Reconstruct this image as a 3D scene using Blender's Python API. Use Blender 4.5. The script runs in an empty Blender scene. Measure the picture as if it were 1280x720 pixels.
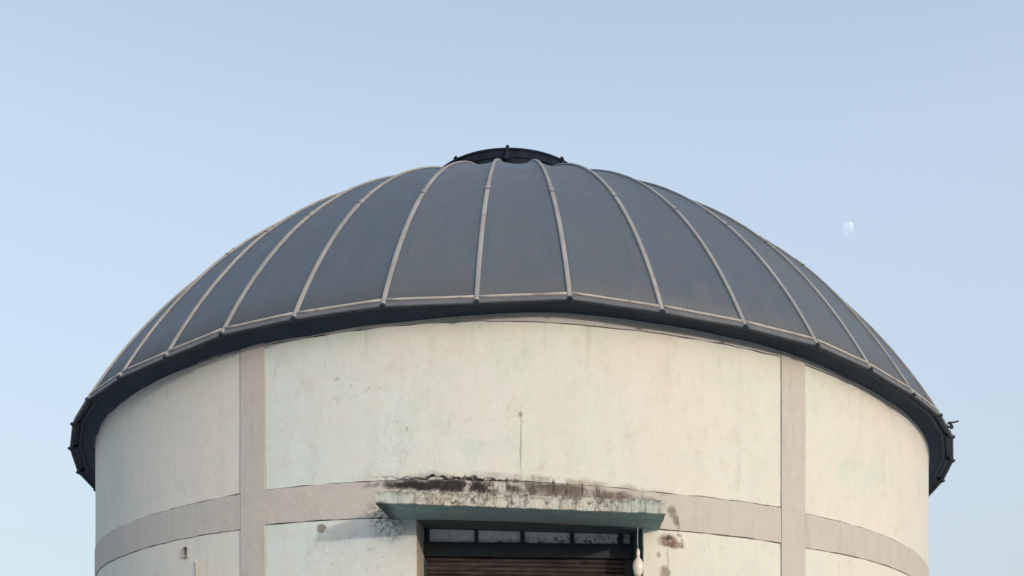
import bpy, bmesh, math, random
from mathutils import Vector, noise as mnoise
S = bpy.context.scene
C = S.collection
R_ = math.radians

# ------------------------------------------------------------------ camera
cam_d = bpy.data.cameras.new('camera')
cam = bpy.data.objects.new('camera', cam_d)
C.objects.link(cam)
cam.location = (0, -14.85, 1.6)
cam.rotation_euler = (R_(90), 0, 0)
cam_d.lens = 36 * 1463 / 1280
cam_d.sensor_width = 36
cam_d.shift_y = 690 / 1280
cam_d.clip_start = 0.1
cam_d.clip_end = 6000
S.camera = cam

# ------------------------------------------------------------------ sky, sun
SUN_AZ, SUN_EL = 36, 6.2          # degrees to the right of the front, above the horizon
W = bpy.data.worlds.new('World')
S.world = W
W.use_nodes = True
wn, wl = W.node_tree.nodes, W.node_tree.links
wn.clear()
sky = wn.new('ShaderNodeTexSky')
sky.sky_type = 'NISHITA'
sky.sun_disc = False
sky.sun_elevation = R_(SUN_EL)
sky.sun_rotation = R_(180 - SUN_AZ)
sky.altitude = 100
sky.air_density = 1.0
sky.dust_density = 6.0
sky.ozone_density = 1.0
bg = wn.new('ShaderNodeBackground')
bg.inputs[1].default_value = 0.15
wo = wn.new('ShaderNodeOutputWorld')
# thick even haze, paler towards the horizon, laid over the clear-air sky on every side alike
tc = wn.new('ShaderNodeTexCoord')
sx_ = wn.new('ShaderNodeSeparateXYZ')
wl.new(tc.outputs['Generated'], sx_.inputs[0])
hz = wn.new('ShaderNodeValToRGB')
wl.new(sx_.outputs[2], hz.inputs[0])
hz.color_ramp.elements[0].position = 0.0
hz.color_ramp.elements[0].color = (1.14, 1.26, 1.40, 1)
hz.color_ramp.elements[1].position = 1.0
hz.color_ramp.elements[1].color = (.86, 1.08, 1.42, 1)
for p_, c_ in ((.22, (1.16, 1.29, 1.42, 1)), (.36, (1.17, 1.34, 1.60, 1)), (.50, (1.12, 1.32, 1.60, 1)), (.57, (.98, 1.18, 1.44, 1)), (.63, (.92, 1.12, 1.42, 1))):
    e_ = hz.color_ramp.elements.new(p_); e_.color = c_
hm = wn.new('ShaderNodeMix'); hm.data_type = 'RGBA'
hm.inputs[0].default_value = .72
wl.new(sky.outputs[0], hm.inputs[6])
wl.new(hz.outputs[0], hm.inputs[7])
wl.new(hm.outputs[2], bg.inputs[0])
wl.new(bg.outputs[0], wo.inputs[0])

sd = bpy.data.lights.new('sun', 'SUN')
sd.energy = 0.40
sd.angle = R_(1.6)
sd.color = (1.0, 0.935, 0.86)
sun = bpy.data.objects.new('sun', sd)
C.objects.link(sun)
sv = Vector((math.sin(R_(SUN_AZ)) * math.cos(R_(SUN_EL)), -math.cos(R_(SUN_AZ)) * math.cos(R_(SUN_EL)), math.sin(R_(SUN_EL))))
sun.rotation_euler = sv.to_track_quat('Z', 'Y').to_euler()
sun.location = sv * 60

S.view_settings.view_transform = 'Standard'
S.view_settings.look = 'None'
S.view_settings.exposure = 1.84
S.view_settings.gamma = 1.0
S.view_settings.use_curve_mapping = False

rng = random.Random(7)
R = 5.0
CZ = 1.6                           # eye height; every height below is above the ground

# ------------------------------------------------------------------ helpers
def link(name, mesh, mats, parent=None):
    o = bpy.data.objects.new(name, mesh)
    for m in (mats if isinstance(mats, (list, tuple)) else [mats]):
        if m.name not in [x.name for x in mesh.materials if x]:
            mesh.materials.append(m)
    C.objects.link(o)
    if parent:
        o.parent = parent
    return o

def mesh_from(name, verts, faces, uvs=None, smooth=False, midx=None):
    me = bpy.data.meshes.new(name)
    me.from_pydata([tuple(v) for v in verts], [], faces)
    if uvs is not None:
        lay = me.uv_layers.new(name='uv')
        for lp in me.loops:
            lay.data[lp.index].uv = uvs[lp.vertex_index]
    if smooth:
        me.polygons.foreach_set('use_smooth', [True] * len(me.polygons))
    if midx:
        me.polygons.foreach_set('material_index', midx)
    me.update()
    return me

def tag(o, label=None, cat=None, group=None, kind=None):
    if label: o['label'] = label
    if cat: o['category'] = cat
    if group: o['group'] = group
    if kind: o['kind'] = kind
    return o

class MB:
    """collects shapes with material slots into one mesh"""
    def __init__(s): s.v, s.f, s.m, s.uv = [], [], [], []
    def add(s, vs, fs, mi=0, uv=None):
        b = len(s.v)
        s.v += [tuple(v) for v in vs]
        s.f += [tuple(i + b for i in f) for f in fs]
        s.m += [mi] * len(fs)
        s.uv += uv if uv else [(v[0], v[2]) for v in vs]
    def box(s, x0, x1, y0, y1, z0, z1, mi=0):
        vs = [(x, y, z) for x in (x0, x1) for y in (y0, y1) for z in (z0, z1)]
        s.add(vs, [(0, 1, 3, 2), (4, 6, 7, 5), (0, 4, 5, 1), (2, 3, 7, 6), (0, 2, 6, 4), (1, 5, 7, 3)], mi)
    def hexa(s, p, mi=0):            # p: 8 points, bottom four then top four, each anticlockwise
        s.add(p, [(3, 2, 1, 0), (4, 5, 6, 7), (0, 1, 5, 4), (1, 2, 6, 5), (2, 3, 7, 6), (3, 0, 4, 7)], mi)
    def tube(s, pts, rad, n=8, mi=0, closed=False):
        pts = [Vector(p) for p in pts]
        N = len(pts)
        rads = rad if isinstance(rad, (list, tuple)) else [rad] * N
        vs, fs = [], []
        ref = None
        for i, p in enumerate(pts):
            if closed: t = pts[(i + 1) % N] - pts[i - 1]
            else: t = pts[min(i + 1, N - 1)] - pts[max(i - 1, 0)]
            t.normalize()
            if ref is None:
                ref = Vector((0, 0, 1)) if abs(t.z) < .9 else Vector((1, 0, 0))
            a = t.cross(ref).normalized(); b = a.cross(t).normalized()
            ref = b
            for k in range(n):
                q = 2 * math.pi * k / n
                vs.append(p + (a * math.cos(q) + b * math.sin(q)) * rads[i])
        for i in range(N if closed else N - 1):
            j = (i + 1) % N
            for k in range(n):
                l = (k + 1) % n
                fs.append((i * n + k, i * n + l, j * n + l, j * n + k))
        if not closed:
            fs.append(tuple(range(n - 1, -1, -1)))
            fs.append(tuple((N - 1) * n + k for k in range(n)))
        s.add(vs, fs, mi)
    def lathe(s, c, prof, n=20, mi=0):
        vs, fs = [], []
        for r, z in prof:
            for k in range(n):
                q = 2 * math.pi * k / n
                vs.append((c[0] + r * math.cos(q), c[1] + r * math.sin(q), c[2] + z))
        for i in range(len(prof) - 1):
            for k in range(n):
                l = (k + 1) % n
                fs.append((i * n + k, i * n + l, (i + 1) * n + l, (i + 1) * n + k))
        s.add(vs, fs, mi)
    def build(s, name, mats, parent=None, smooth=False):
        me = mesh_from(name, s.v, s.f, s.uv, smooth, s.m)
        mats = mats if isinstance(mats, (list, tuple)) else [mats]
        o = bpy.data.objects.new(name, me)
        for m in mats: me.materials.append(m)
        C.objects.link(o)
        if parent: o.parent = parent
        return o

def P(az, r, z):                    # azimuth in degrees, 0 = towards the camera, positive to the right
    a = R_(az)
    return Vector((r * math.sin(a), -r * math.cos(a), z))

def table(pts):
    """periodic piecewise-linear function of azimuth"""
    pts = sorted(pts)
    pts = [(pts[-1][0] - 360, pts[-1][1])] + pts + [(pts[0][0] + 360, pts[0][1])]
    def f(a):
        while a < -180: a += 360
        while a > 180: a -= 360
        for (a0, v0), (a1, v1) in zip(pts, pts[1:]):
            if a0 <= a <= a1:
                return v0 + (v1 - v0) * (a - a0) / (a1 - a0)
        return pts[0][1]
    return f

# ------------------------------------------------------------------ node helpers
class NT:
    def __init__(s, name):
        s.mat = bpy.data.materials.new(name)
        s.mat.use_nodes = True
        s.n, s.l = s.mat.node_tree.nodes, s.mat.node_tree.links
        s.bsdf = s.n['Principled BSDF']
    def put(s, inp, v):
        if isinstance(v, bpy.types.NodeSocket): s.l.new(v, inp)
        else: inp.default_value = v
    def coord(s, which='Object'):
        return s.n.new('ShaderNodeTexCoord').outputs[which]
    def uv(s):
        return s.n.new('ShaderNodeUVMap').outputs[0]
    def vmath(s, op, a, b=None):
        q = s.n.new('ShaderNodeVectorMath'); q.operation = op
        s.put(q.inputs[0], a)
        if b is not None:
            if op == 'SCALE': s.put(q.inputs[3], b)
            else: s.put(q.inputs[1], b)
        return q.outputs[1] if op in ('LENGTH', 'DOT_PRODUCT') else q.outputs[0]
    def math(s, op, a, b=None, clamp=False):
        q = s.n.new('ShaderNodeMath'); q.operation = op; q.use_clamp = clamp
        s.put(q.inputs[0], a)
        if b is not None: s.put(q.inputs[1], b)
        return q.outputs[0]
    def noise(s, vec, scale, detail=4, rough=.55, dist=0, color=False):
        q = s.n.new('ShaderNodeTexNoise')
        s.put(q.inputs['Vector'], vec)
        q.inputs['Scale'].default_value = scale
        q.inputs['Detail'].default_value = detail
        q.inputs['Roughness'].default_value = rough
        q.inputs['Distortion'].default_value = dist
        return q.outputs[1] if color else q.outputs[0]
    def ramp(s, v, lo, hi, a=0., b=1.):
        q = s.n.new('ShaderNodeMapRange'); q.clamp = True
        q.interpolation_type = 'SMOOTHSTEP'
        s.put(q.inputs[0], v)
        q.inputs[1].default_value = lo; q.inputs[2].default_value = hi
        q.inputs[3].default_value = a; q.inputs[4].default_value = b
        return q.outputs[0]
    def mix(s, fac, a, b, mode='MIX'):
        q = s.n.new('ShaderNodeMix'); q.data_type = 'RGBA'; q.blend_type = mode
        s.put(q.inputs[0], fac)
        s.put(q.inputs[6], a if isinstance(a, bpy.types.NodeSocket) else (*a, 1))
        s.put(q.inputs[7], b if isinstance(b, bpy.types.NodeSocket) else (*b, 1))
        return q.outputs[2]
    def bump(s, h, strength, dist):
        q = s.n.new('ShaderNodeBump')
        q.inputs['Strength'].default_value = strength
        q.inputs['Distance'].default_value = dist
        s.put(q.inputs['Height'], h)
        s.l.new(q.outputs[0], s.bsdf.inputs['Normal'])
    def out(s, col, rough=.8, spec=.3, metal=0.):
        s.put(s.bsdf.inputs['Base Color'], col if isinstance(col, bpy.types.NodeSocket) else (*col, 1))
        s.put(s.bsdf.inputs['Roughness'], rough)
        s.bsdf.inputs['Specular IOR Level'].default_value = spec
        s.bsdf.inputs['Metallic'].default_value = metal
        return s.mat
    def blob(s, uv, c, w, edge=.35):
        """soft elliptical spot of wear at c (metres along the wall, height)"""
        d = s.vmath('SUBTRACT', uv, (c[0], c[1], 0))
        d = s.vmath('MULTIPLY', d, (1 / w[0], 1 / w[1], 0))
        return s.ramp(s.vmath('LENGTH', d), 1 + edge, 1 - edge)

def warped(t, uv, amt, scale):
    n = t.noise(uv, scale, 3, .6, color=True)
    n = t.vmath('SUBTRACT', n, (.5, .5, .5))
    return t.vmath('ADD', uv, t.vmath('SCALE', n, amt))

def stains(t, uv, col):
    """dirt that belongs to the wall round the canopy and the holes; u = metres along the wall, v = height"""
    w = warped(t, uv, .10, 7)
    w2 = warped(t, uv, .05, 22)
    grit = t.noise(uv, 26, 6, .75)
    soft = t.noise(uv, 6, 5, .65)
    def mul(a, b): return t.math('MULTIPLY', a, b, True)
    # damp line above the canopy, dropping slightly to the right
    shear = t.vmath('ADD', w, t.vmath('MULTIPLY', t.vmath('DOT_PRODUCT', uv, (1, 0, 0)), (0, .055, 0)))
    a = t.blob(shear, (.05, 4.650), (1.18, .042), .45)
    col = t.mix(mul(a, t.ramp(soft, .38, .64, .05, .75)), col, (.30, .265, .23))
    a = t.blob(shear, (-.05, 4.565), (1.15, .065), .25)
    gl = t.noise(t.vmath('MULTIPLY', uv, (1, .6, 1)), 7, 7, .74)
    col = t.mix(mul(a, t.ramp(gl, .40, .58, .0, .95)), col, (.055, .048, .045))
    a = t.blob(shear, (-.15, 4.59), (1.0, .05), .4)
    col = t.mix(mul(a, t.ramp(t.noise(uv, 13, 7, .78), .53, .60, 0, .85)), col, (.50, .43, .37))
    a = t.blob(shear, (.62, 4.565), (.58, .046), .4)
    col = t.mix(mul(a, t.ramp(gl, .3, .6, .25, .9)), col, (.15, .12, .105))
    a = t.blob(shear, (-.55, 4.560), (.58, .040), .35)
    col = t.mix(mul(a, t.ramp(gl, .38, .50, .0, .95)), col, (.028, .025, .025))
    # thin black crevice where the slab meets the wall, and runs of soot under the damp line
    a = t.blob(shear, (-.45, 4.635), (.60, .016), .5)
    col = t.mix(mul(a, t.ramp(grit, .36, .5)), col, (.025, .022, .022))
    runs = t.noise(t.vmath('MULTIPLY', uv, (16, 1.5, 1)), 1, 5, .7)
    a = t.blob(shear, (.0, 4.60), (1.1, .07), .3)
    col = t.mix(mul(a, t.ramp(runs, .54, .62, 0, .8)), col, (.06, .052, .05))
    # mould left of the canopy
    a = t.blob(w, (-1.10, 4.40), (.16, .11), .6)
    col = t.mix(mul(a, t.ramp(grit, .45, .58, 0, .8)), col, (.06, .07, .07))
    a = t.blob(w, (-1.03, 4.25), (.14, .10), .6)
    col = t.mix(mul(a, t.ramp(grit, .42, .60, 0, .7)), col, (.10, .14, .14))
    # right of the canopy
    for c, s_, k in (((1.385, 4.42), (.035, .050), .75), ((1.425, 4.35), (.028, .045), .75), ((1.45, 4.30), (.015, .05), .5)):
        col = t.mix(mul(t.blob(w2, c, s_, .5), t.ramp(grit, .3, .6, .4, k)), col, (.10, .085, .075))
    for c, s_, k in (((1.355, 4.170), (.085, .055), .9), ((1.43, 4.135), (.075, .028), .75), ((1.49, 4.16), (.012, .05), .5),
                     ((1.46, 4.225), (.03, .014), .6), ((1.27, 4.045), (.018, .03), .6), ((1.33, 3.90), (.05, .05), .7), ((1.31, 3.80), (.03, .05), .7)):
        col = t.mix(mul(t.blob(w2, c, s_, .35), t.ramp(grit, .3, .55, .35, k)), col, (.17, .10, .075))
    col = t.mix(mul(t.blob(w2, (1.36, 4.19), (.035, .02), .5), .8), col, (.05, .04, .035))
    col = t.mix(mul(t.blob(w2, (1.355, 3.95), (.005, .16), .5), .6), col, (.14, .10, .08))
    # small marks on the left
    col = t.mix(mul(t.blob(w2, (-1.685, 4.305), (.046, .034), .15), .85), col, (.22, .18, .15))
    col = t.mix(mul(t.blob(w2, (-3.02, 4.19), (.016, .022), .3), .8), col, (.10, .08, .07))
    col = t.mix(mul(t.blob(w2, (-3.13, 4.235), (.05, .05), .4), t.ramp(grit, .5, .56)), col, (.24, .22, .19))
    for c_, s_ in (((-3.175, 4.30), (.010, .012)), ((-3.01, 4.235), (.010, .016)), ((-3.06, 4.215), (.012, .010)), ((-3.10, 4.30), (.030, .006)), ((-2.98, 4.14), (.008, .03))):
        col = t.mix(mul(t.blob(w2, c_, s_, .4), .75), col, (.15, .13, .11))
    # crack above the door
    c = warped(t, uv, .035, 5)
    col = t.mix(mul(t.blob(c, (.075, 4.93), (.006, .26), .6), .75), col, (.30, .25, .20))
    col = t.mix(mul(t.blob(w2, (.072, 5.19), (.015, .025), .6), .8), col, (.28, .22, .18))
    return col

def plaster_material():
    t = NT('cream_plaster')
    uv = t.uv()
    big = t.noise(uv, .55, 3, .55)
    mid = t.noise(uv, 2.6, 5, .6)
    st = t.noise(t.vmath('MULTIPLY', uv, (7, .9, 1)), 1.0, 5, .6)
    fine = t.noise(uv, 30, 5, .7)
    col = t.mix(t.ramp(big, .36, .62), (.725, .71, .665), (.68, .72, .665))
    # cream on the right; greenish left tint made bluer to paint in skylit shade
    sx = t.vmath('DOT_PRODUCT', uv, (1, 0, 0))
    col = t.mix(t.ramp(sx, -5.0, 1.5, 1.0, 0), col, t.mix(.88, col, (.66, .84, .88)))
    col = t.mix(t.ramp(st, .42, .72, 0, .16), col, (.50, .49, .44))
    col = t.mix(t.ramp(mid, .50, .72, 0, .45), col, (.70, .67, .62))
    col = t.mix(t.ramp(mid, .30, .44, .30, 0), col, (.55, .50, .44))
    bl = t.noise(warped(t, uv, .3, 2), 1.9, 6, .68)
    col = t.mix(t.ramp(bl, .50, .66, 0, .55), col, (.56, .67, .60))
    b2 = t.noise(t.vmath('ADD', warped(t, uv, .2, 3), (7, 3, 0)), 3.3, 6, .7)
    col = t.mix(t.ramp(b2, .54, .68, 0, .35), col, (.73, .645, .59))
    b3 = t.noise(t.vmath('ADD', uv, (2, 9, 0)), 9, 7, .75)
    col = t.mix(t.ramp(b3, .52, .70, 0, .30), col, (.44, .45, .41))
    # peeling specks and scabs, thickest on the left side
    sp = t.noise(uv, 16, 6, .78)
    zone = t.ramp(t.noise(uv, 1.6, 2, .5), .45, .62)
    left = t.ramp(sx, .2, -1.6)
    k = t.math('MULTIPLY', t.ramp(sp, .585, .64), t.math('MULTIPLY', zone, left), True)
    col = t.mix(t.math('MULTIPLY', k, .75), col, (.24, .23, .20))
    dust = t.noise(t.vmath('MULTIPLY', uv, (10, 3, 1)), 1, 6, .7)
    col = t.mix(t.math('MULTIPLY', t.ramp(dust, .55, .72), .30), col, (.40, .41, .35))
    col = t.mix(t.ramp(fine, .3, .7, 0, .12), col, (.40, .38, .33))
    # thin run-off streaks below the eave
    ru = t.noise(t.vmath('MULTIPLY', uv, (13, .55, 1)), 1, 5, .7)
    sz = t.vmath('DOT_PRODUCT', uv, (0, 1, 0))
    col = t.mix(t.math('MULTIPLY', t.ramp(ru, .58, .70), t.ramp(sz, 5.4, 5.95, 0, .35)), col, (.36, .37, .30))
    # trowelled patches and hairline cracks
    vo = t.n.new('ShaderNodeTexVoronoi'); vo.feature = 'DISTANCE_TO_EDGE'; vo.inputs['Scale'].default_value = .8
    t.l.new(warped(t, uv, .55, 1.7), vo.inputs['Vector'])
    cr = t.ramp(vo.outputs['Distance'], .006, .001)
    col = t.mix(t.math('MULTIPLY', cr, t.ramp(t.noise(uv, 1.1, 2, .5), .56, .64, 0, .22)), col, (.36, .34, .30))
    vo = t.n.new('ShaderNodeTexVoronoi'); vo.inputs['Scale'].default_value = 1.5
    t.l.new(warped(t, uv, .6, 2.3), vo.inputs['Vector'])
    tone = t.vmath('DOT_PRODUCT', vo.outputs['Color'], (1, 0, 0))
    col = t.mix(t.ramp(tone, .1, .9, 0, .16), col, (.72, .66, .60))
    col = stains(t, uv, col)
    col = t.mix(t.math('MULTIPLY', t.blob(warped(t, uv, .04, 22), (-3.060, 4.06), (.032, .16), .4), .95), col, (.16, .09, .06))
    t.bump(t.math('ADD', t.math('MULTIPLY', mid, .7), t.math('MULTIPLY', fine, .16)), .5, .02)
    return t.out(col, .88, .2)

def render_material():
    t = NT('grey_cement_render')
    uv = t.uv()
    big = t.noise(uv, .9, 3, .55)
    fine = t.noise(uv, 32, 5, .7)
    mid = t.noise(uv, 5, 5, .65)
    col = t.mix(t.ramp(big, .36, .64), (.56, .535, .51), (.545, .54, .51))
    col = t.mix(t.ramp(mid, .42, .72, 0, .4), col, (.50, .46, .41))
    col = t.mix(t.ramp(fine, .3, .7, 0, .2), col, (.30, .27, .24))
    st = t.noise(t.vmath('MULTIPLY', uv, (9, 1.1, 1)), 1.0, 5, .6)
    col = t.mix(t.ramp(st, .50, .72, 0, .25), col, (.32, .30, .27))
    # whitish flaking on the stretch beside the left pillar
    fl = t.noise(t.vmath('ADD', t.vmath('MULTIPLY', uv, (1, .7, 1)), (3, 1, 0)), 13, 6, .75)
    z = t.blob(uv, (-2.0, 4.60), (.42, .22), .5)
    col = t.mix(t.math('MULTIPLY', t.ramp(fl, .50, .60), t.math('MULTIPLY', z, .75)), col, (.60, .55, .48))
    z = t.blob(uv, (-3.6, 4.60), (.9, .25), .5)
    col = t.mix(t.math('MULTIPLY', t.ramp(fl, .60, .64), t.math('MULTIPLY', z, .7)), col, (.58, .56, .50))
    col = stains(t, uv, col)
    t.bump(t.math('ADD', mid, t.math('MULTIPLY', fine, .3)), .5, .015)
    return t.out(col, .9, .2)

def joint_material():
    t = NT('dark_wall_joint')
    n = t.noise(t.coord(), 9, 4, .6)
    return t.out(t.mix(n, (.22, .19, .16), (.38, .34, .30)), .95, .1)

def sheet_material(name, shift):
    t = NT(name)
    uv = t.uv()                      # u across the sheet in metres, v up the sheet in metres
    obj = t.coord()
    info = t.n.new('ShaderNodeObjectInfo').outputs['Random']
    st = t.noise(t.vmath('MULTIPLY', obj, (5, 5, .35)), 1.2, 5, .6)
    big = t.noise(obj, .7, 3, .55)
    fine = t.noise(obj, 45, 3, .6)
    a = (.078 + shift, .108 + shift, .146 + shift)
    b = (.100 + shift, .118 + shift, .154 + shift)
    col = t.mix(t.ramp(st, .35, .68), a, b)
    col = t.mix(t.ramp(big, .35, .65, 0, .5), col, (.085, .116, .142))
    col = t.mix(t.math('MULTIPLY', info, .65), col, (.120, .134, .160))
    # rain streaks and chalky patches
    run = t.noise(t.vmath('ADD', t.vmath('MULTIPLY', uv, (14, .55, 1)), t.vmath('MULTIPLY', obj, (.6, .6, 0))), 1, 5, .65)
    col = t.mix(t.ramp(run, .50, .74, 0, .40), col, (.145, .155, .172))
    col = t.mix(t.ramp(run, .46, .28, 0, .35), col, (.062, .082, .108))
    pat = t.noise(obj, 2.3, 6, .72)
    col = t.mix(t.ramp(pat, .58, .72, 0, .5), col, (.135, .146, .160))
    # dust that gathers along the lower edge
    v = t.vmath('DOT_PRODUCT', uv, (0, 1, 0))
    col = t.mix(t.math('MULTIPLY', t.ramp(v, .40, 0), t.ramp(fine, .3, .7, .05, .30)), col, (.13, .14, .155))
    t.bump(t.math('ADD', st, t.math('MULTIPLY', fine, .08)), .15, .02)
    return t.out(col, t.ramp(st, .3, .7, .50, .64), .36)

def simple(name, ca, cb, scale=8, rough=.7, spec=.3, metal=0., bump=.2, dist=.005, stretch=(1, 1, 1), dirt=None):
    t = NT(name)
    o = t.vmath('MULTIPLY', t.coord(), stretch)
    n = t.noise(o, scale, 5, .65)
    col = t.mix(t.ramp(n, .32, .68), ca, cb)
    if dirt:
        d = t.noise(t.coord(), scale * 2.7, 6, .75)
        col = t.mix(t.ramp(d, .52, .66, 0, .8), col, dirt)
    t.bump(n, bump, dist)
    return t.out(col, rough, spec, metal)

def canopy_material():
    t = NT('peeling_canopy_paint')
    o = t.coord()
    x = t.vmath('DOT_PRODUCT', o, (1, 0, 0))
    y = t.vmath('DOT_PRODUCT', o, (0, 1, 0))
    g = t.noise(o, 5, 4, .6)
    teal = t.mix(t.ramp(g, .3, .7), (.22, .34, .335), (.29, .41, .40))
    pale = t.mix(t.ramp(g, .3, .7), (.44, .52, .49), (.53, .57, .53))
    front = t.ramp(y, -5.46, -5.50)
    # colours of the front face: whitish green paint flaking to pinkish plaster in vertical runs
    st = t.noise(t.vmath('MULTIPLY', o, (7, 1, 2.5)), 1, 7, .75, .6)
    st2 = t.noise(t.vmath('MULTIPLY', o, (19, 1, 8)), 1, 7, .8, .5)
    gr = t.noise(t.vmath('MULTIPLY', o, (1, 1, .6)), 24, 7, .82)
    mid = t.math('MULTIPLY', t.ramp(x, -.95, -.55), t.ramp(x, 1.05, .65))
    f = t.mix(t.math('MULTIPLY', t.ramp(st, .38, .52), t.math('ADD', t.math('MULTIPLY', mid, .85), .1)), pale, (.60, .585, .535))
    f = t.mix(t.math('MULTIPLY', t.ramp(st2, .47, .60), t.math('ADD', t.math('MULTIPLY', mid, .65), .25)), f, (.30, .27, .23))
    f = t.mix(t.math('MULTIPLY', t.ramp(gr, .52, .58), t.math('ADD', t.math('MULTIPLY', mid, .8), .15)), f, (.09, .08, .075))
    f = t.mix(t.ramp(t.noise(t.vmath('MULTIPLY', o, (9, 1, 5)), 1, 6, .7), .56, .64, 0, .7), f, (.47, .40, .35))
    hh = t.math('MULTIPLY', t.math('SUBTRACT', t.vmath('DOT_PRODUCT', o, (.0333, 0, 1)), 4.25), 10)   # 0 foot .. 1 top of the face
    f = t.mix(t.math('MULTIPLY', t.ramp(t.noise(o, 17, 7, .8), .42, .58), t.ramp(hh, .45, 1.05, 0, .85)), f, (.085, .075, .07))
    f = t.mix(t.math('MULTIPLY', t.ramp(t.noise(t.vmath('MULTIPLY', o, (30, 1, 3)), 1, 6, .75), .52, .62), .55), f, (.17, .16, .145))
    s = t.mix(t.ramp(t.noise(o, 11, 5, .7), .5, .75, 0, .5), teal, (.16, .22, .21))
    # mould along the left end of the underside
    s = t.mix(t.math('MULTIPLY', t.ramp(x, -.93, -1.03), .85), s, (.035, .04, .04))
    col = t.mix(front, s, f)
    t.bump(t.math('ADD', gr, g), .5, .006)
    return t.out(col, .85, .2)

M = dict(
    plaster=plaster_material(), render=render_material(), joint=joint_material(),
    sheet=sheet_material('dark_roof_sheet', 0.0),
    skirt=simple('grey_flashing', (.12, .13, .15), (.155, .16, .175), 6, .5, .4),
    rib=simple('beige_rib_paint', (.285, .295, .30), (.37, .375, .375), 1.5, .7, .2, bump=.0, dirt=(.29, .27, .25)),
    batten=simple('pale_batten_paint', (.40, .38, .36), (.50, .48, .45), 3, .6, .3, dirt=(.24, .21, .19)),
    dark=simple('dark_steel_paint', (.016, .026, .042), (.028, .040, .058), 12, .55, .4),
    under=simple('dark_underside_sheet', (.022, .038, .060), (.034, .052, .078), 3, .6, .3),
    hub=simple('blackened_hub_steel', (.008, .014, .028), (.018, .026, .044), 10, .8, .15),
    canopy=canopy_material(),
    reveal=simple('door_reveal_plaster', (.42, .37, .31), (.52, .47, .40), 7, .9, .2, dirt=(.3, .27, .23)),
    lintel=simple('dark_teal_reveal', (.06, .10, .105), (.09, .135, .14), 7, .9, .2),  # dark teal on the right reveal and the lintel underside
    navy=simple('navy_door_frame', (.020, .030, .040), (.035, .045, .055), 9, .5, .4),
    slat=simple('rusty_brown_slat', (.055, .038, .034), (.125, .100, .090), 3.5, .42, .5, .3, stretch=(1, 1, 9), dirt=(.05, .032, .026)),
    pane=None,
    bulb=simple('milky_bulb_glass', (.72, .68, .58), (.78, .74, .65), 5, .25, .5),
    cord=simple('grey_green_cord', (.25, .33, .31), (.33, .40, .38), 20, .6, .3),
    boxr=simple('sooty_mortar', (.10, .09, .08), (.30, .27, .24), 14, .95, .1, dirt=(.04, .036, .034)),
    boxg=simple('grey_box_metal', (.30, .30, .29), (.40, .40, .38), 20, .6, .4),
    hole=simple('dark_box_inside', (.04, .035, .03), (.07, .06, .055), 20, .9, .1),
    pipe=simple('chalky_pipe', (.60, .57, .50), (.70, .66, .58), 30, .6, .3, dirt=(.36, .27, .2)),
    rust=simple('rust_brown_pipe', (.13, .07, .045), (.22, .13, .085), 30, .8, .2),
    cctv=simple('black_camera_plastic', (.02, .02, .022), (.035, .035, .04), 20, .4, .5),
)

def pane_material():
    t = NT('dusty_transom_glass')
    o = t.coord()
    n = t.noise(t.vmath('MULTIPLY', o, (14, 1, 4)), 1, 5, .7)
    d = t.noise(o, 22, 6, .75)
    col = t.mix(t.ramp(n, .35, .65), (.80, .82, .83), (.88, .88, .88))  # near-white base stands in for sky reflection and light through the glass
    z = t.vmath('DOT_PRODUCT', o, (-.045, 0, 1))
    col = t.mix(t.math('MULTIPLY', t.ramp(d, .45, .62), t.ramp(z, 4.30, 4.245, .15, .9)), col, (.07, .08, .085))
    col = t.mix(t.ramp(t.noise(t.vmath('MULTIPLY', o, (20, 1, 2)), 1, 4, .7), .60, .70, 0, .4), col, (.3, .31, .32))
    return t.out(col, .28, .5)
M['pane'] = pane_material()

# ------------------------------------------------------------------ ground
def build_ground():
    t = NT('dry_ground')
    o = t.coord()
    a = t.noise(o, .08, 6, .6); b = t.noise(o, 3, 5, .7)
    col = t.mix(t.ramp(a, .35, .65), (.34, .345, .34), (.27, .28, .27))
    col = t.mix(t.ramp(b, .3, .7, 0, .5), col, (.40, .39, .38))
    t.bump(b, .5, .05)
    m = t.out(col, .95, .1)
    n, vs, fs = 64, [(0, 0, 0)], []
    rs = [8, 20, 60, 200, 800, 3000]
    for i, r in enumerate(rs):
        for k in range(n):
            q = 2 * math.pi * k / n
            vs.append((r * math.cos(q), r * math.sin(q), 0))
    for k in range(n):
        l = (k + 1) % n
        fs.append((0, 1 + k, 1 + l))
        for i in range(len(rs) - 1):
            fs.append((1 + i * n + k, 1 + (i + 1) * n + k, 1 + (i + 1) * n + l, 1 + i * n + l))
    g = link('ground', mesh_from('ground', vs, fs), m)
    tag(g, kind='structure')
    # cement apron round the drum
    mb = MB()
    N = 72
    for k in range(N):
        a0, a1 = 360 * k / N, 360 * (k + 1) / N
        mb.hexa([P(a0, 4.9, .0), P(a0, 6.4, .0), P(a1, 6.4, .0), P(a1, 4.9, .0),
                 P(a0, 4.9, .12), P(a0, 6.4, .12), P(a1, 6.4, .12), P(a1, 4.9, .12)])
    tag(mb.build('pavement', M['render']), kind='structure')
build_ground()

# ------------------------------------------------------------------ the building
bld = bpy.data.objects.new('round_building', None)
C.objects.link(bld)
tag(bld, 'round cream plastered building with tan bands under a dark ribbed dome', 'building')

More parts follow.
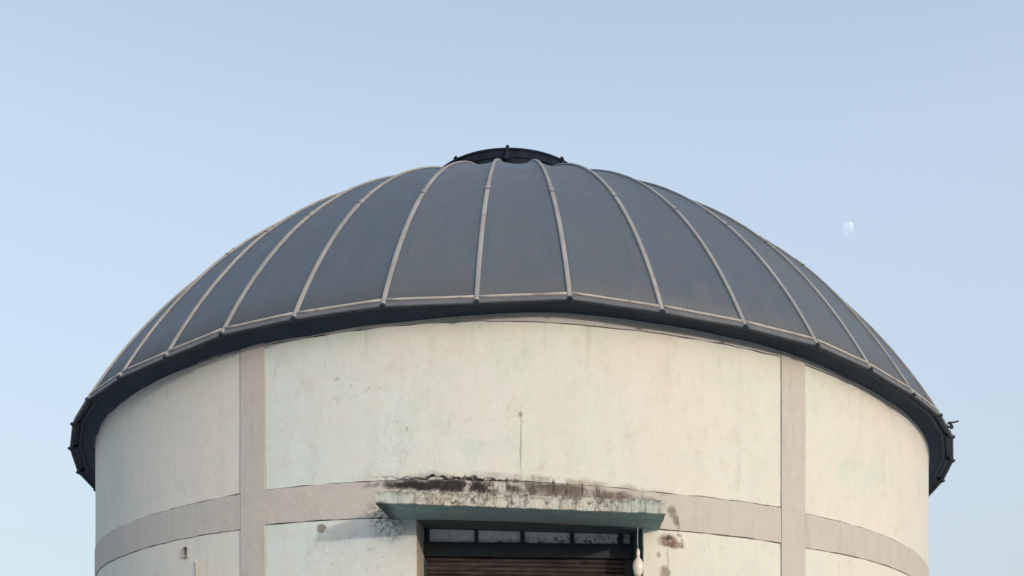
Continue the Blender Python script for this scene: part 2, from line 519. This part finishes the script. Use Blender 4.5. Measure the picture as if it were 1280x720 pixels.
RW, RP, RB = 4.962, 4.98, 4.989     # joint face, plaster face, proud bands (pillars one step more)
RPIL = 4.994
band_top = table([(-65, 4.831), (-50.2, 4.749), (-36.8, 4.711), (-29, 4.707), (-26, 4.699), (-15.6, 4.672), (-12.3, 4.664),
                  (15.6, 4.575), (29, 4.577), (32.3, 4.565), (42.5, 4.571), (52.8, 4.577), (62.6, 4.590)])
band_bot = table([(-65, 4.517), (-50.2, 4.446), (-40.8, 4.418), (-29, 4.384), (-26, 4.390), (-15.6, 4.356), (-12.7, 4.345),
                  (15.6, 4.259), (28.8, 4.259), (32.3, 4.255), (42.5, 4.280), (54.2, 4.301)])
ring_low = table([(-60, 6.01), (-35, 6.00), (-20, 5.975), (-11, 5.978), (-7, 5.981), (3, 5.968), (9.4, 5.947), (21.4, 5.928), (29, 5.928), (38.6, 5.895), (60, 5.885)])
def rim_z(a):
    return R * (.879 + .007 * math.cos(R_(a)) - .013 * math.sin(R_(a))) + CZ
soff = table([(-75, 5.99), (-60, 5.995), (-35, 5.985), (-20, 5.962), (-11, 5.99), (-7, 6.007), (0, 6.028), (4, 6.042), (9.4, 6.024), (17, 6.0),
              (29, 5.97), (39, 5.912), (50, 5.90), (75, 5.885)])
def top_z(a): return soff(a) + .07
def bottom_z(a): return .12

def curved(name, a0, a1, zlo, zhi, rout, rin, mat, jag=.004, step=.75, nv=6, seed=0, jagv=.003, smooth=True):
    """a slab of wall bent round the drum, with slightly ragged hand-finished edges"""
    nu = max(2, int(round((a1 - a0) / step)))
    vs, fs, uv = [], [], []
    for i in range(nu + 1):
        a = a0 + (a1 - a0) * i / nu
        s = R_(a) * RP
        lo = zlo(a) + mnoise.noise(Vector((s * 5, seed, 1))) * jag * 2 + mnoise.noise(Vector((s * 19, seed, 2))) * jag
        hi = zhi(a) + mnoise.noise(Vector((s * 5, seed, 3))) * jag * 2 + mnoise.noise(Vector((s * 19, seed, 4))) * jag
        for j in range(nv + 1):
            z = lo + (hi - lo) * j / nv
            aa = a
            if i in (0, nu):
                aa += math.degrees(mnoise.noise(Vector((seed, z * 7, 5))) * jagv * 2 / RP)
            rr = rout + mnoise.noise(Vector((s * .8, z * .8, seed))) * .004
            vs.append(P(aa, rr, z)); uv.append((s, z))
    nf = nv + 1
    for i in range(nu):
        for j in range(nv):
            fs.append((i * nf + j, (i + 1) * nf + j, (i + 1) * nf + j + 1, i * nf + j + 1))
    # edges back to rin
    loop = [i * nf for i in range(nu + 1)] + [nu * nf + j for j in range(1, nf)] + [i * nf + nv for i in range(nu - 1, -1, -1)] + [j for j in range(nv - 1, 0, -1)]
    b = len(vs)
    for q in loop:
        v = vs[q]; k = rin / math.hypot(v.x, v.y)
        vs.append(Vector((v.x * k, v.y * k, v.z))); uv.append(uv[q])
    L = len(loop)
    for q in range(L):
        w = (q + 1) % L
        fs.append((loop[q], b + q, b + w, loop[w]))
    me = mesh_from(name, vs, fs, uv, False)
    n_out = nu * nv
    if smooth:
        me.polygons.foreach_set('use_smooth', [i < n_out for i in range(len(me.polygons))])
        # hard edge round the outline
        sharp = set()
        for q in range(L): sharp.add(tuple(sorted((loop[q], loop[(q + 1) % L]))))
        for e in me.edges:
            if tuple(sorted(e.vertices)) in sharp: e.use_edge_sharp = True
    return link(name, me, mat, bld)

# door opening
DX0, DX1 = -.812, 1.122              # at the wall face
DA0, DA1 = -9.38, 13.02
DY = -4.45                           # plane of shutter and transom
def door_top(a): return 4.335 - (a - DA0) / (DA1 - DA0) * .06
DBOT = 1.0

# core of the wall (the recessed joints show it)
def core():
    N = 120
    mb = MB()
    E0, E1 = DA0 - .3, DA1 + .3                   # kept clear of the reveals
    edges = [E0 + (E1 - E0) * i / 8 for i in range(9)] + [E1 + (360 - E1 + E0) * i / N for i in range(1, N + 1)]
    for i in range(len(edges) - 1):
        a0, a1 = edges[i], edges[i + 1]
        spans = [(0, None)]
        if i < 8: spans = [(0, DBOT), (1, None)]
        for t_, zt in spans:
            lo0, lo1 = (0, 0) if t_ == 0 else (door_top(a0) + .004, door_top(a1) + .004)
            hi0, hi1 = (top_z(a0), top_z(a1)) if zt is None else (zt, zt)
            mb.hexa([P(a0, RW - .1, lo0), P(a0, RW, lo0), P(a1, RW, lo1), P(a1, RW - .1, lo1),
                     P(a0, RW - .1, hi0), P(a0, RW, hi0), P(a1, RW, hi1), P(a1, RW - .1, hi1)])
    mb.build('wall', M['joint'], bld)
core()

PIL = [(-29.12, -26.0), (28.95, 32.25), (89.2, 92.4), (149, 152.2), (209, 212.2), (269.2, 272.4)]
for i, (a0, a1) in enumerate(PIL):
    o = curved('pillar', a0, a1, bottom_z, top_z, RPIL, RW, M['render'], .002, 1.0, 24, 10 + i, .004)
    a2 = PIL[(i + 1) % 6][0] + (360 if i == 5 else 0)
    g = .042                                     # joint half-gap in degrees
    lo, hi = a1 + g, a2 - g
    gap = .0055
    curved('ring_beam', lo, hi, lambda a: ring_low(a) + gap * .5, top_z, RB, RW, M['render'], .004, .6, 2, 20 + i)
    curved('plaster_panel', lo, hi, lambda a: band_top(a) + gap, lambda a: ring_low(a) - gap * .5, RP, RW, M['plaster'], .004, .6, 14, 30 + i)
    if i == 0:                                    # the front bay: the door splits what is under the band
        ca, cb = -12.0, 15.0                     # the canopy grows out of the band here
        curved('band', lo, hi, lambda a: max(band_bot(a) + gap, door_top(a) + .02 if DA0 - .6 < a < DA1 + .6 else 0), lambda a: band_top(a) - gap * .5, RB, RW, M['render'], .003, .5, 5, 40)
        curved('plaster_panel', lo, DA0, bottom_z, lambda a: band_bot(a) - gap * .3, RP, RW - .01, M['plaster'], .004, .6, 24, 50, .003)
        curved('plaster_panel', DA1, hi, bottom_z, lambda a: band_bot(a) - gap * .3, RP, RW - .01, M['plaster'], .004, .6, 24, 51, .003)
        curved('plaster_panel', DA0, DA1, bottom_z, lambda a: DBOT - .02, RP, RW, M['plaster'], .002, .8, 4, 52)
    else:
        curved('band', lo, hi, lambda a: band_bot(a) + gap * .5, lambda a: band_top(a) - gap * .5, RB, RW, M['render'], .004, .6, 4, 60 + i)
        curved('plaster_panel', lo, hi, bottom_z, lambda a: band_bot(a) - gap * .5, RP, RW, M['plaster'], .004, .8, 18, 70 + i)

# ------------------------------------------------------------------ door recess
def door():
    zt0, zt1 = door_top(DA0), door_top(DA1)
    f0, f1 = P(DA0, RP - .002, 0), P(DA1, RP - .002, 0)
    bx0, bx1 = -.777, 1.068
    mb = MB()                                     # left reveal
    mb.hexa([(f0.x - .12, f0.y + .03, DBOT), (f0.x, f0.y, DBOT), (bx0, DY + .02, DBOT), (bx0 - .12, DY + .02, DBOT),
             (f0.x - .12, f0.y + .03, zt0), (f0.x, f0.y, zt0), (bx0, DY + .02, zt0 + .03), (bx0 - .12, DY + .02, zt0 + .03)])
    mb.build('door_reveal', M['reveal'], bld)
    mb = MB()
    mb.hexa([(f1.x, f1.y, DBOT), (f1.x + .12, f1.y + .03, DBOT), (bx1 + .12, DY + .02, DBOT), (bx1, DY + .02, DBOT),
             (f1.x, f1.y, zt1), (f1.x + .12, f1.y + .03, zt1), (bx1 + .12, DY + .02, zt1 + .03), (bx1, DY + .02, zt1 + .03)])
    mb.build('door_reveal', M['lintel'], bld)
    mb = MB()                                     # lintel underside
    mb.hexa([(f0.x - .05, f0.y + .035, zt0 - .002), (f1.x + .05, f1.y + .035, zt1 - .002), (bx1 + .05, DY + .03, 4.315), (bx0 - .05, DY + .03, 4.374),
             (f0.x - .05, f0.y + .035, zt0 + .10), (f1.x + .05, f1.y + .035, zt1 + .10), (bx1 + .05, DY + .03, zt1 + .13), (bx0 - .05, DY + .03, zt0 + .13)])
    mb.build('lintel', M['lintel'], bld)
    mb = MB()                                     # threshold
    mb.hexa([(f0.x, f0.y - .05, DBOT - .1), (f1.x, f1.y - .05, DBOT - .1), (bx1, DY + .05, DBOT - .1), (bx0, DY + .05, DBOT - .1),
             (f0.x, f0.y - .05, DBOT), (f1.x, f1.y - .05, DBOT), (bx1, DY + .05, DBOT), (bx0, DY + .05, DBOT)])
    mb.build('threshold', M['render'], bld)
    # transom light over the shutter: frame, glazing bars, panes
    def ztop(x): return 4.362 - (x + .73) * .0275
    def zbot(x): return 4.243 - (x + .73) * .0125
    fr = MB()
    def piece(mbx, xa, xb, za, zb, y0, y1):
        mbx.hexa([(xa, y0, za(xa)), (xb, y0, za(xb)), (xb, y1, za(xb)), (xa, y1, za(xa)),
                  (xa, y0, zb(xa)), (xb, y0, zb(xb)), (xb, y1, zb(xb)), (xa, y1, zb(xa))])
    piece(fr, bx0, bx1, lambda x: zbot(x) - .022, lambda x: zbot(x), DY - .03, DY + .04)
    piece(fr, bx0, bx1, lambda x: ztop(x) , lambda x: ztop(x) + .05, DY - .03, DY + .04)
    piece(fr, bx0, -.731, zbot, ztop, DY - .028, DY + .04)
    piece(fr, 1.045, bx1, zbot, ztop, DY - .028, DY + .04)
    frame = fr.build('transom_window', M['navy'], bld)
    panes = [(-.731, -.332), (-.300, .074), (.112, .514), (.552, .940), (.986, 1.045)]
    for (xa, xb), (xc, xd) in zip(panes, panes[1:]):
        b = MB(); piece(b, xb, xc, zbot, ztop, DY - .026, DY + .035)
        b.build('glazing_bar', M['navy'], frame)
    for xa, xb in panes:
        b = MB(); piece(b, xa, xb, zbot, ztop, DY, DY + .008)
        b.build('pane', M['pane'], frame)
    # rolling shutter: header box, guides, slats
    b = MB()
    piece(b, bx0 + .002, bx1 - .002, lambda x: 4.118 - (x + .78) * .014, lambda x: zbot(x) - .024, DY - .045, DY + .12)
    sh = b.build('roller_shutter', M['navy'], bld)
    for xa, xb in ((bx0 + .001, bx0 + .022), (1.005, bx1 - .001)):
        b = MB(); b.box(xa, xb, DY - .03, DY + .05, DBOT, 4.085)
        b.build('guide_rail', M['navy'], sh)
    pitch, n = .0392, 0
    prof = [(.000, .000), (-.004, .004), (-.013, .011), (-.016, .019), (-.012, .027), (-.003, .033), (.004, .035), (.006, .039)]
    z = 4.118
    while z > DBOT + .05:
        z -= pitch
        vs, fs = [], []
        segs = 6
        xl, xr = bx0 + .022, 1.005
        ph = rng.random() * 9
        for i in range(segs + 1):
            x = xl + (xr - xl) * i / segs
            w = mnoise.noise(Vector((x * 1.5, ph, 0))) * .004
            for yy, zz in prof:
                vs.append((x, DY + .005 + yy + w * .5, z + zz - (x - xl) * .014 + w))
        m_ = len(prof)
        for i in range(segs):
            for j in range(m_ - 1):
                fs.append((i * m_ + j, (i + 1) * m_ + j, (i + 1) * m_ + j + 1, i * m_ + j + 1))
        me = mesh_from('slat', vs, fs, smooth=False)
        link('slat', me, M['slat'], sh)
        n += 1
    b = MB(); b.box(bx0 - .1, bx1 + .1, DY + .14, DY + .16, DBOT, 4.5)
    b.build('door_backing', M['hole'], bld)
door()

# ------------------------------------------------------------------ canopy slab over the door
def canopy():
    y0 = -5.52
    fb = [(-1.097, 4.291), (1.228, 4.202)]; ft = [(-1.084, 4.387), (1.231, 4.310)]
    bb = [(-1.023, 4.330), (1.262, 4.262)]; bt = [(-1.03, 4.45), (1.262, 4.372)]
    nx, ny, nz = 90, 8, 5
    vs, fs = [], []
    def lerp(a, b, t): return a + (b - a) * t
    def yb(x): return -math.sqrt(4.955 ** 2 - x * x)
    def pt(u, v, w):                              # u along, v depth 0..1, w height 0..1
        fx = lerp(lerp(fb[0][0], fb[1][0], u), lerp(ft[0][0], ft[1][0], u), w)
        fz = lerp(lerp(fb[0][1], fb[1][1], u), lerp(ft[0][1], ft[1][1], u), w)
        bx = lerp(bb[0][0], bb[1][0], u)
        bz = lerp(lerp(bb[0][1], bb[1][1], u), lerp(bt[0][1], bt[1][1], u), w)
        y = lerp(y0, yb(bx), v)
        p = Vector((lerp(fx, bx, v), y, lerp(fz, bz, v)))
        e = 1.0
        q = mnoise.noise_vector(p * 9) * .005 + mnoise.noise_vector(p * 31) * .003
        if v == 0 and w in (0.0, 1.0):            # chipped arrises
            c = max(0, mnoise.noise(Vector((p.x * 12, w, 3)))) * .018
            q += Vector((0, c, c * (1 if w == 0 else -1)))
        if v == 1: q = Vector((0, 0, 0))
        return p + q
    def grid(f, na, nb, flip=False):
        b = len(vs)
        for i in range(na + 1):
            for j in range(nb + 1):
                vs.append(f(i / na, j / nb))
        for i in range(na):
            for j in range(nb):
                q = (b + i * (nb + 1) + j, b + (i + 1) * (nb + 1) + j, b + (i + 1) * (nb + 1) + j + 1, b + i * (nb + 1) + j + 1)
                fs.append(q[::-1] if flip else q)
    grid(lambda a, b: pt(a, 0, b), nx, nz)
    grid(lambda a, b: pt(a, b, 0.0), nx, ny, True)
    grid(lambda a, b: pt(a, b, 1.0), nx, ny)
    grid(lambda a, b: pt(0.0, a, b), ny, nz)
    grid(lambda a, b: pt(1.0, a, b), ny, nz, True)
    me = mesh_from('canopy', vs, fs)
    bm = bmesh.new(); bm.from_mesh(me)
    bmesh.ops.remove_doubles(bm, verts=bm.verts, dist=.0005)
    bmesh.ops.recalc_face_normals(bm, faces=bm.faces)
    bm.to_mesh(me); bm.free()
    link('canopy', me, M['canopy'], bld)
    # rubble and old mortar lying along the back of the slab, against the wall
    mb = MB()
    for k in range(150):
        u = rng.random() ** .9
        x = lerp(-.95, 1.15, u)
        h = rng.uniform(.008, .026)
        y = -5.50 + rng.random() ** 1.5 * .35
        z = lerp(4.387, 4.31, (x + 1.084) / 2.315) + (y + 5.52) * .09
        s = rng.uniform(.008, .022)
        mb.hexa([(x - s, y - s, z - .012), (x + s, y - s * .6, z - .012), (x + s * .8, y + s, z - .012), (x - s, y + s, z - .012),
                 (x - s * .6, y - s * .5, z + h * .5), (x + s * .5, y - s * .4, z + h), (x + s * .4, y + s * .6, z + h * .7), (x - s * .6, y + s * .5, z + h * .6)])
    o = mb.build('mortar_rubble', M['boxr'], bld)
    o['kind'] = 'stuff'
canopy()

# ------------------------------------------------------------------ dome
AZ = [-80.2, -71.6, -63.1, -54.6, -45.5, -36.9, -29.0, -20.7, -11.8, -3.2, 5.2, 13.8, 22.3, 30.9, 38.9, 47.6, 56.2, 64.8, 73.4, 82.0]
n_rest = 42 - len(AZ)
AZ += [82.0 + (360 - 82.0 - 80.2) * (i + 1) / (n_rest + 1) for i in range(n_rest)]
R0, ZC, RHO = -.21, .18, 1.4415894
def dome_z(r): return ZC + math.sqrt(RHO ** 2 - (r - R0) ** 2)
NV = 22
RR = [1.048 - (1.048 - .2) * (i / NV) ** .92 for i in range(NV + 1)]
# the rim was never quite level: height errors at the ribs, metres
rim_err = table([(-80.2, -.07), (-71.6, -.042), (-63.1, -.025), (-54.6, -.010), (-45.5, -.040), (-36.9, -.055), (-29, -.012), (-20.7, -.010),
                 (-11.8, .003), (-3.2, -.004), (5.2, .040), (13.8, 0), (22.3, -.008), (30.9, -.005), (38.9, -.040), (47.6, -.055),
                 (56.2, -.020), (64.8, .005), (73.4, -.005), (82, .010), (120, -.03), (150, .02), (180, 0), (-150, -.03), (-110, .02)])
def D(az, r, off=0.):
    """point of the dome skin; off = metres outwards along the normal"""
    nr, nz = (r - R0) / RHO, (dome_z(r) - ZC) / RHO
    a = R_(az)
    z = R * dome_z(r) + CZ + (R * (.879 - .884) + R * .007 * math.cos(a) - R * .013 * math.sin(a)) * max(0, (r - .2) / .848) + rim_err(az) * min(1.05, max(0, (r - .84) / .208))
    return P(az, R * r + off * nr, z + off * nz)

frame = MB()
# purlin just inside the skirt and short struts out to the rim at each rib
ring = [D(a, 1.040, -.058) for a in AZ]
frame.tube(ring, .030, 8, 0, True)
frame.tube([D(a, 1.0485, -.012) for a in AZ], .014, 6, 0, True)
for a in AZ:
    frame.tube([D(a, 1.0485, -.022), D(a, 1.040, -.058)], .016, 6)
for r in (.8, .5):
    frame.tube([D(a, r, -.05) for a in AZ], .022, 6, 0, True)
dome = frame.build('dome_frame', M['dark'], bld, True)

def lin(a, b, t): return a + (b - a) * t
for k in range(42):
    a0, a1 = AZ[k], AZ[(k + 1) % 42]
    if a1 < a0: a1 += 360
    # roof sheet: hangs between two ribs, sagging a little more towards the top
    NU = 8
    vs, fs, uv = [], [], []
    jit = rng.uniform(.8, 1.25)
    for t_, th in ((0, 0.), (1, -.012)):
        for j, r in enumerate(RR):
            if j == 0: r = 1.046
            p0, p1 = D(a0, r, th), D(a1, r, th)
            up = (j / NV)
            sag = (.001 + .045 * min(1, up * 1.4)) * jit * (r / 1.048) ** .5
            c = D((a0 + a1) / 2, r)
            nrm = Vector((c.x, c.y, 0)).normalized() * ((r - R0) / RHO) + Vector((0, 0, (dome_z(r) - ZC) / RHO))
            for i in range(NU + 1):
                u = i / NU
                p = p0.lerp(p1, u) - nrm * (sag * 4 * u * (1 - u))
                p += nrm * mnoise.noise(p * 1.3 + Vector((k * 3.1, 0, 0))) * .012 * (4 * u * (1 - u)) * min(1, up * 4)
                vs.append(p); uv.append(((u - .5) * .8, (1.048 - r) * R * 1.3))
    n1 = (NV + 1) * (NU + 1)
    for j in range(NV):
        for i in range(NU):
            q = j * (NU + 1) + i
            fs.append((q, q + 1, q + NU + 2, q + NU + 1))
            fs.append((q + n1, q + n1 + NU + 1, q + n1 + NU + 2, q + n1 + 1))
    for i in range(NU):
        fs.append((i, i + n1, i + n1 + 1, i + 1))
    me = mesh_from('roof_sheet', vs, fs, uv, True)
    link('roof_sheet', me, M['sheet'], dome)
    # grey flashing strip below the batten, slightly proud of the sheet
    mb = MB()
    n = 6
    dip = rng.uniform(-.003, .004)
    rows = []
    for i in range(n + 1):
        u = i / n
        w = dip * 4 * u * (1 - u) + mnoise.noise(Vector((k * 5 + u * 3, 0, 8))) * .003
        top = D(a0, 1.0438, .008).lerp(D(a1, 1.0438, .008), u)
        low = D(a0, 1.0500, .006).lerp(D(a1, 1.0500, .006), u) + Vector((0, 0, w))
        low2 = D(a0, 1.0500, -.006).lerp(D(a1, 1.0500, -.006), u) + Vector((0, 0, w))
        rows += [top, low, low2]
    f2 = []
    for i in range(n):
        b = i * 3
        f2 += [(b, b + 1, b + 4, b + 3), (b + 1, b + 2, b + 5, b + 4)]
    mb.add(rows, f2)
    mb.build('skirt_flashing', M['skirt'], dome)
    # batten across the foot of the sheet
    mb = MB()
    e0, e1 = rng.uniform(-.004, .004), rng.uniform(-.004, .004)
    r_b = 1.0438
    pts = []
    for i in range(7):
        u = i / 6
        p = D(a0, r_b, .012).lerp(D(a1, r_b, .012), .03 + u * .94) + Vector((0, 0, e0 * (1 - u) + e1 * u + mnoise.noise(Vector((k * 7 + u * 2, 4, 8))) * .003))
        pts.append(p)
    mb.tube(pts, .0115, 6)
    mb.build('batten', M['batten'], dome, True)
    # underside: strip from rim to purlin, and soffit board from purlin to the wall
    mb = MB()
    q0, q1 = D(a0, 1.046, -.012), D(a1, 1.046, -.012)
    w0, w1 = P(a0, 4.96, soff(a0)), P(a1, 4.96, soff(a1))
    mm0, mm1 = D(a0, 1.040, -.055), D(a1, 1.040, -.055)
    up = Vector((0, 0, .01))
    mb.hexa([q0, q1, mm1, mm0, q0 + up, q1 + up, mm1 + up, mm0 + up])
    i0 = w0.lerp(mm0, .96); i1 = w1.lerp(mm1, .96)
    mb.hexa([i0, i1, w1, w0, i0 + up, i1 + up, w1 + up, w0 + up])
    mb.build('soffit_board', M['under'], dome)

for k in range(42):
    a = AZ[k]
    rj = .805 + rng.uniform(-.006, .006)
    lo, hi = [], []
    N1 = 12
    wob = rng.random() * 20
    def rp(r):
        aa = a + mnoise.noise(Vector((wob, r * 3, 0))) * .25 * (1.048 - r) / r
        return D(aa, r, .004)
    def strap(mb, rs, ws, hs, mi=0):
        """low rounded bar following the dome"""
        vs, fs = [], []
        for r, w, h in zip(rs, ws, hs):
            c = rp(r)
            t = Vector((math.cos(R_(a)), math.sin(R_(a)), 0))
            nn = Vector((math.sin(R_(a)) * (r - R0) / RHO, -math.cos(R_(a)) * (r - R0) / RHO, (dome_z(r) - ZC) / RHO))
            for u, v in ((-1, -.4), (-1, .55), (-.72, .9), (0, 1), (.72, .9), (1, .55), (1, -.4)):
                vs.append(c + t * (w * u) + nn * (h * v))
        for i in range(len(rs) - 1):
            for q in range(7):
                l = (q + 1) % 7
                fs.append((i * 7 + q, i * 7 + l, (i + 1) * 7 + l, (i + 1) * 7 + q))
        fs.append(tuple(range(6, -1, -1))); fs.append(tuple((len(rs) - 1) * 7 + q for q in range(7)))
        mb.add(vs, fs, mi)
    mb = MB()
    rs = [lin(1.0495, rj, i / N1) for i in range(N1 + 1)]
    lo = [rp(r) for r in rs]
    strap(mb, rs, [.0195] * 13, [.014] * 13)
    rs = [lin(rj, .2, i / 14) for i in range(15)]
    strap(mb, rs, [lin(.0175, .012, i / 14) for i in range(15)], [lin(.013, .008, i / 14) for i in range(15)])
    strap(mb, [rj + .005, rj - .005], [.0225, .0225], [.017, .017])
    for rq in (rj + .009, rj - .009):
        strap(mb, [rq + .0006, rq - .0006], [.0205, .0205], [.0175, .0175], 1 if rq > rj else 0)        # splice plate
    e = (lo[0] - lo[1]).normalized()
    mb.tube([lo[0] - e * .006, lo[0] + e * .016], .0235, 8, 1)   # dark end cap
    mb.build('rib', [M['rib'], M['dark']], dome, False)

# crown ring at the top
def crown():
    cx = -.045
    mb = MB()
    zt = 1.6377 * R + CZ
    zb = dome_z(.2) * R + CZ - .06
    prof = [(.96, zb), (.97, zb + .12), (.955, zb + .13), (.955, zb + .2), (.975, zb + .21), (.99, zt - .08), (1.0, zt - .02), (.98, zt), (.0, zt + .02)]
    mb.lathe((cx, 0, 0), prof, 72)
    o = mb.build('crown_ring', M['hub'], dome, False)
    o.data.polygons.foreach_set('use_smooth', [False] * len(o.data.polygons))
    for zz, rr, t in ((zt - .012, 1.0, .016), (zt - .10, .992, .010), (zb + .12, .985, .02)):
        mb = MB()
        mb.tube([(cx + rr * math.cos(2 * math.pi * i / 72), rr * math.sin(2 * math.pi * i / 72), zz) for i in range(72)], t, 6, 0, True)
        mb.build('crown_hoop', M['hub'], dome, True)
    for i, a in enumerate([-39, -.5, 40, 78, 118, 157, 196, 237, 278]):
        mb = MB()
        p = P(a, 1.0, 0) + Vector((cx, 0, 0))
        e = Vector((p.x - cx, p.y, 0)).normalized(); s = Vector((-e.y, e.x, 0))
        def q(u, v, z): return p + e * u + s * v + Vector((0, 0, z))
        mb.hexa([q(-.03, -.035, zt - .14), q(.03, -.035, zt - .14), q(.03, .035, zt - .14), q(-.03, .035, zt - .14),
                 q(-.02, -.018, zt + .018), q(.02, -.018, zt + .018), q(.02, .018, zt + .018), q(-.02, .018, zt + .018)])
        mb.tube([q(.0, 0, zt + .02), q(.0, 0, zt + .030)], .016, 6)
        mb.tube([q(.01, 0, zt - .14), q(.0, 0, zb)], .012, 6)
        mb.build('bracket', M['hub'], dome)
crown()

# ------------------------------------------------------------------ things on the wall
# hanging bulb
bulb = bpy.data.objects.new('light_bulb', None)
bulb.location = (1.030, -5.25, 4.24)
C.objects.link(bulb)
tag(bulb, 'unlit milky white bulb hanging on a cord from the canopy', 'light bulb')
mb = MB()
mb.tube([(0, 0, .01), (.001, 0, -.1), (-.001, 0, -.19), (.004, 0, -.262)], .0045, 6)
mb.build('cord', M['cord'], bulb, True)
mb = MB()
mb.lathe((.004, 0, 0), [(.0, -.245), (.006, -.25), (.014, -.268), (.0155, -.285), (.013, -.305), (.012, -.318), (0, -.32)], 14)
mb.build('lamp_holder', M['bulb'], bulb, True)
mb = MB()
mb.lathe((.004, 0, 0), [(.0, -.314), (.013, -.315), (.017, -.328), (.030, -.345), (.041, -.365), (.045, -.390), (.042, -.42), (.036, -.45), (.028, -.468), (.014, -.480), (0, -.482)], 20)
mb.build('bulb_glass', M['bulb'], bulb, True)

def on_wall(az, z, r=RP):
    e = bpy.data.objects.new('x', None)
    e.location = P(az, r, z); e.rotation_euler = (0, 0, R_(az))
    C.objects.link(e)
    return e
jb = on_wall(-37.5, 4.275); jb.name = 'junction_box'
tag(jb, 'small open grey junction box let into the lower left wall', 'junction box')
mb = MB()
w, h, th = .036, .050, .006
for x0, x1, z0, z1 in ((-w, -w + th, -h, h), (w - th, w, -h, h), (-w + th, w - th, h - th, h), (-w + th, w - th, -h, -h + th)):
    mb.box(x0, x1, -.020, .02, z0, z1)
mb.build('box_rim', M['boxg'], jb)
mb = MB(); mb.box(-w + th, w - th, -.004, .001, -h + th, h - th)
mb.build('box_back', M['boxg'], jb)
mb = MB()
mb.tube([(-.005, -.003, .042), (.012, -.014, .030), (.016, -.016, .008), (.006, -.012, -.012), (.018, -.006, -.030)], .0055, 6)
mb.tube([(.018, -.006, .040), (.000, -.016, .030), (.014, -.012, .012)], .0045, 6)
mb.build('wire', M['hole'], jb, True)

# a curled flake of plaster standing off the rust-stained scar below the box
mb = MB()
n = 7
vs = []
for i in range(n):
    q = i / (n - 1)
    z = 4.175 - q * .30
    w = .006 + .030 * q ** .6
    c = -3.105 + .012 * q + .008 * math.sin(q * 5)
    for u, o_ in ((-1, .002), (0, .010 + .018 * q), (.9, .022 + .020 * q), (.9, .014 + .018 * q), (-1, -.006)):
        vs.append(P(math.degrees((c + w * u * .9) / RP), RP + o_, z + .004 * math.sin(i * 2.3 + u)))
fs = [(i * 5 + k, i * 5 + (k + 1) % 5, (i + 1) * 5 + (k + 1) % 5, (i + 1) * 5 + k) for i in range(n - 1) for k in range(5)]
mb.add(vs, fs)
mb.build('plaster_flake', M['pipe'], bld)

# camera clamped on the right edge of the dome
cc = bpy.data.objects.new('security_camera', None)
base = D(61.5, 1.050, .0)
cc.location = base; C.objects.link(cc)
tag(cc, 'small black camera clamped on the right rim of the dome', 'camera')
mb = MB()
mb.tube([(-.03, 0, .02), (.004, -.01, .026), (.014, -.01, .05)], .011, 6)
mb.tube([(.018, -.01, .040), (.022, -.01, .004)], .019, 8)
mb.build('mount', M['cctv'], cc, True)
mb = MB()
mb.tube([(-.012, -.01, .058), (.085, -.03, .076)], .0095, 8)
mb.tube([(-.018, -.008, .060), (.022, -.015, .064)], .016, 8)
mb.build('camera_body', M['cctv'], cc, True)

# ------------------------------------------------------------------ moon
def moon():
    t = NT('moon_rock')
    n = t.noise(t.coord(), .42, 2, .5)
    dif = t.n.new('ShaderNodeBsdfDiffuse')
    t.l.new(t.mix(t.ramp(n, .40, .60), (.11, .11, .11), (.21, .21, .205)), dif.inputs[0])
    tr = t.n.new('ShaderNodeBsdfTransparent')
    ad = t.n.new('ShaderNodeAddShader')
    t.l.new(dif.outputs[0], ad.inputs[0]); t.l.new(tr.outputs[0], ad.inputs[1])
    mx = t.n.new('ShaderNodeMixShader')           # the far half of the ball adds nothing
    t.l.new(t.n.new('ShaderNodeNewGeometry').outputs['Backfacing'], mx.inputs[0])
    t.l.new(ad.outputs[0], mx.inputs[1]); t.l.new(tr.outputs[0], mx.inputs[2])
    t.l.new(mx.outputs[0], t.n['Material Output'].inputs[0])
    dist = 500
    rad = 7.2 / 1463 * dist
    prof = [(rad * math.sin(math.pi * i / 24), -rad * math.cos(math.pi * i / 24)) for i in range(25)]
    mb = MB()
    mb.lathe((0, 0, 0), prof, 40)
    o = mb.build('moon', t.mat, None, True)
    o.location = (420 / 1463 * dist, dist - 14.85, 765 / 1463 * dist + 1.6)
    tag(o, 'pale daytime moon in the blue sky right of the dome', 'moon')
moon()
